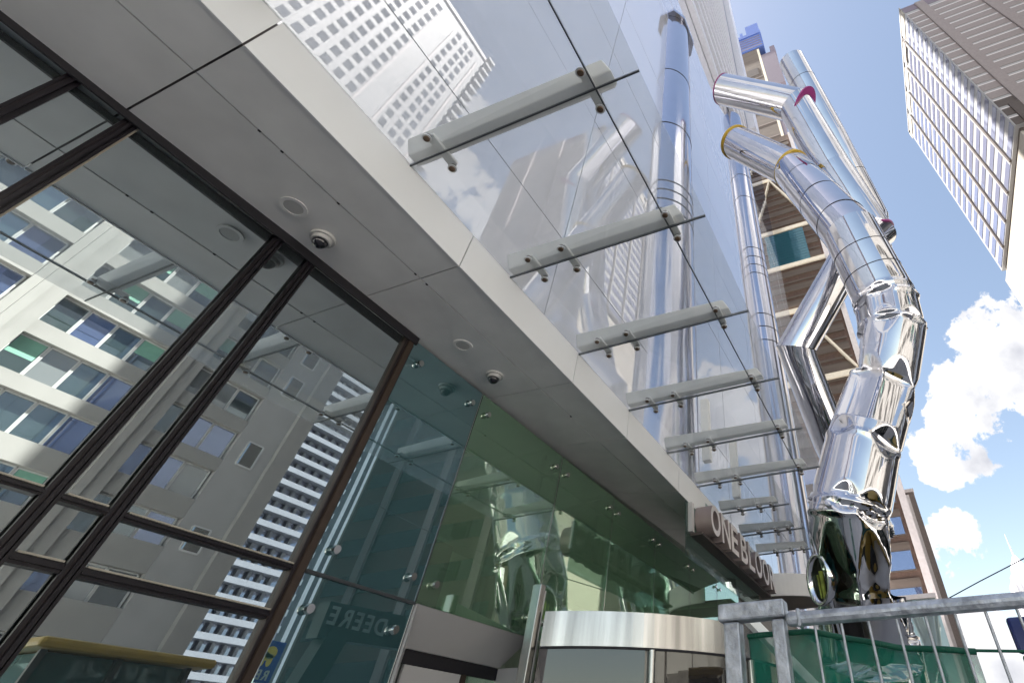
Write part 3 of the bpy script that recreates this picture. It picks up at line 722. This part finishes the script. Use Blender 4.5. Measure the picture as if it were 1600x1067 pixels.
bands = [(5.2, 7.3), (9.2, 11.0), (12.7, 14.9), (16.2, 18.4), (19.3, 21.6), (22.6, 24.8), (25.8, 28.0), (29.0, 31.2), (32.2, 34.4)]
for px in (-27, -18.4, -9.6, -2.0, 6.05, 14.7):
    b = MB(); b.box(px-.95, px+.95, SY+.004, SY+.35, 0, 38.1); b.box(px-.45, px+.05, SY+.352, SY+.60, 0, 38.1); b.build('pilaster', M['concrete'], ob)
random.seed(11)
for z0, z1 in bands:
    for xa_, xb_, c in ((-1.0, 5.05, 3), (7.05, 13.7, 4), (15.7, 21.3, 3)):
        w = (xb_-xa_)/c
        for i in range(c):
            q = random.random()
            pane_window(xa_+i*w+.04, xa_+(i+1)*w-.04, z0+.02, z1-.02, SY-.42, ob, blind=q < .14, mt='win_blue' if q > .8 else ('grid_win2' if q > .62 else ('grid_win3' if q > .48 else 'win')))
for z in (12.8, 19.4, 25.9, 29.2): pane_window(22.3, 23.6, z, z+1.9, SY+.012, ob)
# white gridded tower behind it
gr = thing('gridded_tower', 'white concrete apartment tower with rows of small windows, mirrored above the canopy', 'tower', (8, -60, 0))
GX0, GX1, GY, GZ = -12.0, 26.6, -53.0, 122.0
MB().box(GX0, GX1, -75, GY, 0, GZ).build('shaft', M['grid_wall'], gr)
cnt = 0; rest = MB(); cols = [(-10.5+2.35*i, 1.35) for i in range(10)] + [(17.0, 1.2), (19.2, 1.2), (21.0, 1.2), (24.8, 1.5)]
rows_ = [50+3.05*k for k in range(23)]
for z in rows_:
    for xw, w in cols:
        if abs(xw-13.0) < .2: continue
        if cnt < 96: MB().box(xw, xw+w, GY+.004, GY+.05, z, z+random.choice((1.75, 1.75, 1.3))).build('window', M[random.choice(('grid_win', 'grid_win', 'grid_win2', 'grid_win3'))], gr)
        else: rest.box(xw, xw+w, GY+.004, GY+.05, z, z+1.75)
        cnt += 1
rw = rest.build('windows', M['grid_win'], gr); rw['kind'] = 'stuff'
for x in (12.2, 16.1, 23.4): MB().box(x, x+.35, GY+.006, GY+.4, 0, GZ-5).build('groove_fin', M['tower_grey'], gr)
for k in range(34): MB().box(GX1-1.6, GX1+.5, GY+.008, GY+1.1, 22+3.05*k, 22.9+3.05*k).build('balcony', M['grid_wall'], gr)
MB().box(GX0-.3, GX1+.3, -75, GY+.3, GZ+.01, GZ+1.2).build('roof_edge', M['tower_grey'], gr)
# striped balcony tower
sb = thing('balcony_tower', 'slim white tower with stacked glazed balconies, mirrored in the lower glass', 'tower', (74, -118, 0))
MB().box(58, 82, -135, -110, 0, 84).build('shaft', M['win_tower'], sb)
for k in range(31):
    z = 2+2.65*k
    MB().box(58, 75, -110+.01, -107.6, z, z+.95).build('balcony', M['bal_wall'], sb)
    MB().box(75.5, 78.4, -109.99, -108.4, z+.4, z+1.5).build('end_balcony', M['bal_wall'], sb)
for x in (59, 61.2, 63.4, 65.6, 67.8, 70, 72.2): MB().box(x, x+.7, -109.98, -109.3, 0, 84).build('divider', M['bal_wall'], sb)
for x in (79.2, 81.2): MB().box(x, x+.9, -109.98, -107.8, 0, 85).build('end_rib', M['bal_wall'], sb)
# loader parked in the road, its cab and boom seen mirrored in the lowest panes
ld = thing('wheel_loader', 'yellow loader with glazed cab and dark boom lettered DEERE, parked in the road', 'loader', (5.4, -4.2, 0))
MB().box(3.9, 7.0, -5.4, -3.2, .75, 1.75).build('body', M['loader_yellow'], ld, bevel=.06)
MB().box(7.02, 8.6, -5.2, -3.4, .8, 1.9).build('bonnet', M['loader_yellow'], ld, bevel=.08)
cab = MB().hexa([(4.3,-5.1,1.77),(6.5,-5.1,1.77),(6.5,-3.1,1.77),(4.3,-3.1,1.77),(4.5,-4.9,2.78),(6.3,-4.9,2.78),(6.3,-3.2,2.78),(4.5,-3.2,2.78)]).build('cab', M['cab_glass'], ld)
MB().box(4.25, 6.6, -5.1, -2.95, 2.80, 2.92).build('cab_roof', M['loader_yellow'], cab, bevel=.05)
for xx in (4.42, 5.35, 6.34): MB().bar((xx, -3.07, 1.78), (xx*.98+.1, -3.17, 2.79), .08, .08).build('cab_pillar', M['loader_black'], cab)
bm = MB(); bm.bar((8.5,-3.6,1.7), (9.0,-3.6,3.75), .35, .5); bm.bar((8.5,-3.6,3.86), (11.6,-3.6,4.0), .32, .62); bm.bar((11.5,-3.6,4.0), (12.2,-3.6,2.2), .28, .4)
boom = bm.build('boom', M['loader_black'], ld)
x = 10.1
for ch in 'DEERE':
    cu = bpy.data.curves.new('t', 'FONT'); cu.body = ch; cu.size = .44; cu.extrude = .012; cu.offset = .008
    o_ = bpy.data.objects.new('tmp', cu); col.objects.link(o_); dg = bpy.context.evaluated_depsgraph_get()
    me = bpy.data.meshes.new_from_object(o_.evaluated_get(dg)); bpy.data.objects.remove(o_); bpy.data.curves.remove(cu)
    b = MB(); b.add([(x-v.co.x, -3.42+v.co.z, 3.80+v.co.y) for v in me.vertices], [tuple(p.vertices) for p in me.polygons]); b.build('boom_letter', M['frame_w'], boom)
    x -= max(v.co.x for v in me.vertices)+.07; bpy.data.meshes.remove(me)
MB().prism([(11.7,-4.7),(12.9,-4.7),(12.9,-2.6),(11.7,-2.6)], 1.2, 2.15).build('bucket', M['loader_black'], ld, bevel=.1)
for wx in (4.6, 7.6):
    for wy in (-5.45, -3.15):
        w = MB().cyl((wx, wy-.22, .72-.15), (wx, wy+.22, .72-.15), .72, n=28).build('wheel', M['rubber'], ld)
        MB().cyl((wx, wy-.24, .57), (wx, wy+.24, .57), .36, n=20).build('rim', M['loader_yellow'], w)
# bank sign on a pole
bs = thing('bank_sign', 'blue square bank sign with a gold emblem and white letters RBC on a pole', 'sign', (23.6, -27.4, 0))
MB().cyl((23.6, -27.6, 0), (23.6, -27.6, 6.7), .10, n=16).build('pole', M['galv'], bs)
pn = MB().box(22.7, 24.55, -27.49, -27.25, 5.2, 7.1).build('sign_panel', M['sign_blue'], bs, bevel=.03)
b = MB()
for px, pz, rw_, rh in ((23.85, 6.55, .36, .30), (23.5, 6.35, .42, .22), (23.25, 6.15, .22, .30), (23.95, 6.2, .16, .3), (23.55, 6.08, .12, .2), (23.15, 6.55, .10, .26)):
    b.add([(px+rw_*math.cos(2*math.pi*i/12), -27.23, pz+rh*math.sin(2*math.pi*i/12)) for i in range(12)]+[(px+rw_*math.cos(2*math.pi*i/12), -27.249-.0001*px, pz+rh*math.sin(2*math.pi*i/12)) for i in range(12)],
          [tuple(range(12))]+[(i, (i+1) % 12, 12+(i+1) % 12, 12+i) for i in range(12)])
b.build('emblem', M['sign_gold'], pn)
x = 24.3
for ch in 'RBC':
    cu = bpy.data.curves.new('t', 'FONT'); cu.body = ch; cu.size = .62; cu.extrude = .015; cu.offset = .012
    o_ = bpy.data.objects.new('tmp', cu); col.objects.link(o_); dg = bpy.context.evaluated_depsgraph_get()
    me = bpy.data.meshes.new_from_object(o_.evaluated_get(dg)); bpy.data.objects.remove(o_); bpy.data.curves.remove(cu)
    b = MB(); b.add([(x-v.co.x, -27.23+v.co.z, 5.32+v.co.y) for v in me.vertices], [tuple(p.vertices) for p in me.polygons]); b.build('sign_letter', M['frame_w'], pn)
    x -= max(v.co.x for v in me.vertices)+.06; bpy.data.meshes.remove(me)
# the overhead cable
cb = MB()
for i in range(12):
    g_ = lambda t: (25, -.6-26*t, 6.14+9.5*t-1.0*math.sin(math.pi*t)*t)
    cb.cyl(g_(i/12), g_((i+1)/12), .02, n=8)
tag(cb.build('overhead_cable', M['wire']), 'thin dark cable crossing the sky at the lower right', 'cable')
# ------------------------------------------------------------------ chrome tube sculptures
def frame_x(d):
    x = Vector((.31, -.9, .3)); x = x - d*x.dot(d); x.normalize(); return x
def tube_segment(name, p0, p1, dprev, dnext, ra, rb, par, step=.5, n=40, dents=(), collars=(), wob=.004, cap0=False, cap1=False, seams=(), m='chrome'):
    p0 = Vector(p0); p1 = Vector(p1); d = (p1-p0); L = d.length; d.normalize()
    x = frame_x(d); y = d.cross(x)
    n0 = (d+dprev).normalized() if dprev is not None else d
    n1 = (d+dnext).normalized() if dnext is not None else d
    k = max(2, int(L/step)); vs = []; fs = []
    for j in range(k+1):
        t = j/k
        for i in range(n):
            a = 2*math.pi*i/n; e = x*math.cos(a)+y*math.sin(a); rad = ra+(rb-ra)*t
            s0 = -(e.dot(n0))/(d.dot(n0))*ra; s1 = -(e.dot(n1))/(d.dot(n1))*rb
            q = p0+d*(L*t)
            w = 1+wob*mnoise.noise(Vector((e.x*1.4, e.y*1.4, e.z*1.4+q.z*.35)))*2
            for cpos, cw, ca in collars:
                dd = (q-cpos).dot(d)
                g = math.exp(-(dd/cw)**2); w += ca*g*(1+.45*mnoise.noise(e*2.2+cpos))
            v = q + e*rad*w + d*(s0*(1-t)+s1*t)
            v0 = v.copy()
            for pp, pn, cc, dv, sd_, amt in dents:
                if not -.02 <= (v0-cc).dot(dv)*sd_ < 1.0: continue
                h = (v-pp).dot(pn)
                if h > 0: v = v - pn*h*(1+amt)
            vs.append(v)
    for j in range(k):
        for i in range(n): fs.append((j*n+i, j*n+(i+1)%n, (j+1)*n+(i+1)%n, (j+1)*n+i))
    b = MB(); b.add(vs, fs, True)
    if cap0: b.add(vs[:n], [tuple(range(n-1, -1, -1))])
    if cap1: b.add(vs[-n:], [tuple(range(n))])
    o = b.build(name, M[m], par)
    for t in seams: MB().ring(p0+d*(L*t), d, (ra+(rb-ra)*t)*.97, (ra+(rb-ra)*t)+.006, .018, n).build('seam', M['gap'], o)
    return o
def tube_path(nodes, par, **kw):
    P = [Vector(q[:3]) for q in nodes]; D = [(P[i+1]-P[i]).normalized() for i in range(len(P)-1)]
    out = []
    for i in range(len(D)):
        args = dict(kw)
        for key, val in nodes[i][4].items(): args[key] = val
        out.append(tube_segment('tube_segment', P[i], P[i+1], D[i-1] if i else None, D[i+1] if i+1 < len(D) else None, nodes[i][3], nodes[i+1][3], par, **args))
    return out, P, D
random.seed(23)
sc1 = thing('crumpled_tube_sculpture', 'thick crumpled mirror chrome tube rising from the pavement and bending towards the tower', 'sculpture', (10.6, 1.0, 0))
P1 = [(10.75,1.02,0,.82), (10.05,.757,3.695,.78), (9.56,.62,4.87,.70), (9.62,.10,6.02,.70), (9.76,-.60,7.31,.70), (9.61,-1.19,8.57,.70), (9.52,-1.28,9.34,.70), (8.98,-1.04,11.28,.68), (10.20,-.08,16.65,.66), (10.17,1.71,19.66,.66)]
Pv = [Vector(p[:3]) for p in P1]; Dv = [(Pv[i+1]-Pv[i]).normalized() for i in range(len(Pv)-1)]
def notches(c, d, seed, cnt, dmin, dmax, reach, amt=.75, stag=.0, gap=0.):
    """V notches round a joint: on either side of the ring at c the wall is buckled inwards across a tilted plane"""
    rg = random.Random(seed); o = []; x = frame_x(d); y = d.cross(x); c = Vector(c)
    for i in range(cnt):
        a = R((i+rg.uniform(-.25, .25))*360/cnt+stag); e = x*math.cos(a)+y*math.sin(a)
        dp = rg.uniform(dmin, dmax); l = reach*rg.uniform(.7, 1.4)
        for s in (-1, 1):
            cc = c+d*(s*gap)
            o.append((cc+e*(.70-dp), (e-d*(s*dp/l)).normalized(), cc, d.copy(), s, amt))
    return o
B1 = Pv[1]+Dv[1]*.16
DENT = {1: notches(B1, Dv[1], 44, 8, .0, .06, .30, .85)+notches(B1+Dv[1]*.30, Dv[1], 46, 5, .01, .05, .30, .85, stag=20), 2: notches(Pv[2], Dv[2], 3, 6, .03, .06, .20, gap=.09),
        3: notches(Pv[3]+Dv[3]*.05, Dv[3], 9, 5, .05, .10, .26), 4: notches(Pv[4], Dv[4], 14, 5, .06, .13, .36)+notches(Pv[4]-Dv[3]*.5, Dv[3], 15, 4, .04, .08, .28, stag=36),
        5: notches(Pv[5], Dv[5], 21, 6, .04, .08, .22, gap=.06), 6: notches(Pv[6], Dv[6], 31, 6, .02, .05, .18)}
COL = {1: [(B1, .16, .03)], 2: [(Pv[2]+Dv[2]*.10, .045, .05), (Pv[2]-Dv[2]*.10, .045, .045)], 3: [(Pv[3], .05, .035)], 4: [(Pv[4], .05, .03)],
       5: [(Pv[5]+Dv[5]*.05, .05, .05)], 6: [(Pv[6]-Dv[5]*.08, .05, .05), (Pv[6]+Dv[6]*.10, .045, .035)]}
def nodeinfo(i):
    inf = {}
    dn = []; cl = []
    for j in (i, i+1):
        dn += DENT.get(j, []);
        cl += COL.get(j, [])
    # mirror planes only act near their own joint
    if dn or cl: inf = dict(dents=dn, collars=cl, step=.028, n=112, wob=.006)
    inf['seams'] = ()
    if i == 0: inf['seams'] = ()
    if i == 6: inf = dict(dents=DENT[6], collars=COL[6], step=.03, n=96, seams=(.35, .68))
    if i == 7: inf = dict(seams=(.12, .4, .72), wob=.01, step=.2, n=72)
    if i == 8: inf = dict(wob=.008, cap1=True, step=.2, n=72)
    return inf
# local version of the mirror buckling: limit each plane to the neighbourhood of its joint
def local_dents(seg_dents, centre, reach): return seg_dents
nodes1 = [p+(nodeinfo(i),) for i, p in enumerate(P1)]
segs, PP_, DD_ = tube_path(nodes1, sc1, step=.2, n=72)
MB().ring(Pv[8]+Dv[8]*.02, Dv[8], .60, .705, .13, 48).build('yellow_rim', M['yellow'], sc1)
MB().ring(Pv[9]+Dv[8]*.01, Dv[8], .50, .695, .12, 48).build('yellow_rim', M['yellow'], sc1)
# cut hood near the foot
hc = Vector((9.46, 1.33, 3.86)); hd = Vector((-.80, .50, -.12)).normalized(); up = Vector((-.28, -.10, .95)); up = (up-hd*up.dot(hd)).normalized(); sx = up.cross(hd)
def oval(c, a, b_, n=36): return [c+sx*(a*math.cos(2*math.pi*i/n))+up*(b_*math.sin(2*math.pi*i/n)) for i in range(n)]
n = 36; b = MB(); o1 = oval(hc-hd*.25, .24, .38); o2 = oval(hc+hd*.03, .24, .38); o3 = oval(hc+hd*.03, .19, .33); o4 = oval(hc-hd*.15, .17, .31)
b.add(o1+o2+o3+o4, [(r_*n+i, r_*n+(i+1)%n, (r_+1)*n+(i+1)%n, (r_+1)*n+i) for r_ in range(3) for i in range(n)], True)
hood = b.build('hood', M['chrome'], sc1)
b = MB(); b.add(oval(hc-hd*.06, .19, .33), [tuple(range(n))]); b.add(oval(hc-hd*.08, .19, .33), [tuple(range(n-1, -1, -1))]); b.build('hood_inside', M['hood_dark'], hood)
b = MB(); b.bar(hc-hd*.05+sx*.07-up*.27, hc-hd*.05+sx*.01+up*.12, .07, .02, up=hd); b.bar(hc-hd*.05+sx*.0-up*.27, hc-hd*.05-sx*.06+up*.06, .03, .02, up=hd); b.build('hood_panel', M['hood_green'], hood)

sc2 = thing('folded_tube_sculpture', 'smooth folded chrome tube with purple rimmed joints behind the crumpled tube', 'sculpture', (15.3, 1.5, 0))
P2 = [(9.26,1.76,22.76,.66,dict(cap0=True, seams=())), (9.89,-.88,20.37,.68,dict(wob=.008)), (11.09,-1.45,17.14,.68,dict(wob=.010)), (11.99,-2.05,14.22,.64,{}), (10.95,-.98,12.50,.52,{}), (11.30,1.13,9.89,.50,dict(n=9)), (12.93,.84,7.85,.50,dict(n=9)), (13.51,.58,6.83,.50,{}), (14.25,1.08,4.57,.5,{}), (15.3,1.5,0,.5,{})]
segs2, q_, d2 = tube_path(P2, sc2, step=.25, n=64)
MB().ring(q_[0]-d2[0]*.02, d2[0], .45, .675, .05, 40).build('purple_rim', M['purple'], sc2)
b = MB(); b.cyl(q_[1]+d2[0]*.40, q_[1]+d2[0]*.46, .80, n=48); b.build('purple_rim', M['purple'], sc2)
MB().ring(q_[3], d2[2], .5, .69, .06, 40).build('purple_rim', M['purple'], sc2)
sc3 = thing('tall_tube_sculpture', 'tallest slim chrome tube, reaching above the folded one', 'sculpture', (17.9, 1.9, 0))
P3 = [(10.85,-1.53,26.65,.62,dict(cap0=True, seams=(.3,))), (12.91,-2.20,22.07,.64,dict(seams=(.5,))), (14.76,-2.72,18.09,.64,{}), (15.5,-1.42,11.71,.6,{}), (16.47,.51,7.95,.55,{}), (16.9,1.2,5.1,.5,{}), (17.9,1.9,0,.5,{})]
tube_path(P3, sc3, step=.25, n=64)

# ------------------------------------------------------------------ galvanised site fence in front
fx = 1.765
fe = thing('site_fence', 'galvanised steel site fence panel with thin upright wires close to the viewer', 'fence', (fx, -.3, 0))
def sq(x0, x1, y0, y1, z0, z1, name, par, bev=.006, m='galv'): return MB().box(x0, x1, y0, y1, z0, z1).build(name, M[m], par, bevel=bev)
sq(fx-.024, fx+.024, .368, .408, 0, 1.925, 'post', fe)
sq(fx-.021, fx+.021, -1.62, .366, 1.905, 1.941, 'top_rail', fe, .014)
sq(fx-.023, fx+.023, .318, .330, 1.901, 1.947, 'sleeve', fe, .004)
sq(fx-.02, fx+.02, -1.62, .366, .16, .20, 'bottom_rail', fe, .012)
sq(fx-.024, fx+.024, -1.665, -1.622, 0, 1.945, 'post', fe)
i = 0; y = .283
while y > -1.6:
    MB().cyl((fx+.002, y, .2), (fx+.002, y, 1.904), .0042, n=8).build('upright_wire', M['galv'], fe); y -= .0775
for z in (1.55, 1.0, .55): MB().cyl((fx+.009, -1.62, z), (fx+.009, .366, z), .003, n=6).build('cross_wire', M['galv'], fe)
sq(fx-.03, fx+.03, .362, .575, 1.928, 1.975, 'clamp', fe, .006)
fe2 = thing('neighbouring_fence_panel', 'end post and slanting brace of the next galvanised fence panel, left of the clamp', 'fence', (fx, .54, 0))
sq(fx-.026, fx+.026, .508, .560, 0, 1.926, 'post', fe2)
MB().bar((fx+.35, .60, 2.02), (fx+.62, .22, 1.62), .045, .03).build('brace', M['white'], fe2)
# green debris net hung behind it
nx, nz_ = 70, 40; prof = [(.50, 1.895), (.36, 1.90), (.31, 1.90), (.19, 1.875), (.07, 1.848), (-.11, 1.828), (-.30, 1.815)]
def topz(y):
    for (ya_, za_), (yb_, zb_) in zip(prof[:-1], prof[1:]):
        if yb_ <= y <= ya_: t = (ya_-y)/(ya_-yb_); return za_+(zb_-za_)*t
    return prof[-1][1]
vs = []; fs = []
for i in range(nx+1):
    y = .50-.63*i/nx
    for j in range(nz_+1):
        t = j/nz_; z = topz(y)-t*1.6
        x = fx+.055+.014*math.sin(y*38+t*2.2)*(.4+t)+.012*mnoise.noise(Vector((y*9, z*3, 0)))+.02*mnoise.noise(Vector((y*3, z*2, 5)))
        vs.append((x, y, z))
for i in range(nx):
    for j in range(nz_): q = i*(nz_+1)+j; fs.append((q, q+1, q+nz_+2, q+nz_+1))
b = MB(); b.add(vs, fs, True); net = b.build('debris_net', M['net'])
sm_ = net.modifiers.new('thick', 'SOLIDIFY'); sm_.thickness = .0015
tag(net, 'translucent green debris net sagging behind the fence wires', 'netting')
b = MB()
for i in range(nx): b.cyl(Vector(vs[i*(nz_+1)])+Vector((-.003,0,0)), Vector(vs[(i+1)*(nz_+1)])+Vector((-.003,0,0)), .0075, n=8)
for i in range(14):
    y0_, y1_ = -.13-.105*i, -.13-.105*(i+1); b.cyl((fx+.045, y0_, topz(y0_)), (fx+.045, y1_, topz(y1_)), .0035, n=8)
b.build('hem', M['net_hem'], net)
bp_ = thing('blue_panel', 'small rounded blue plastic panel with a green foot behind the fence at the right edge', 'sign', (2.0, -.31, 1.7))
MB().box(1.99, 2.01, -.40, -.252, 1.835, 1.925).build('face', M['blue_plastic'], bp_, bevel=.012)
MB().box(1.992, 2.008, -.40, -.258, 1.785, 1.833).build('foot', M['green_plastic'], bp_, bevel=.008)
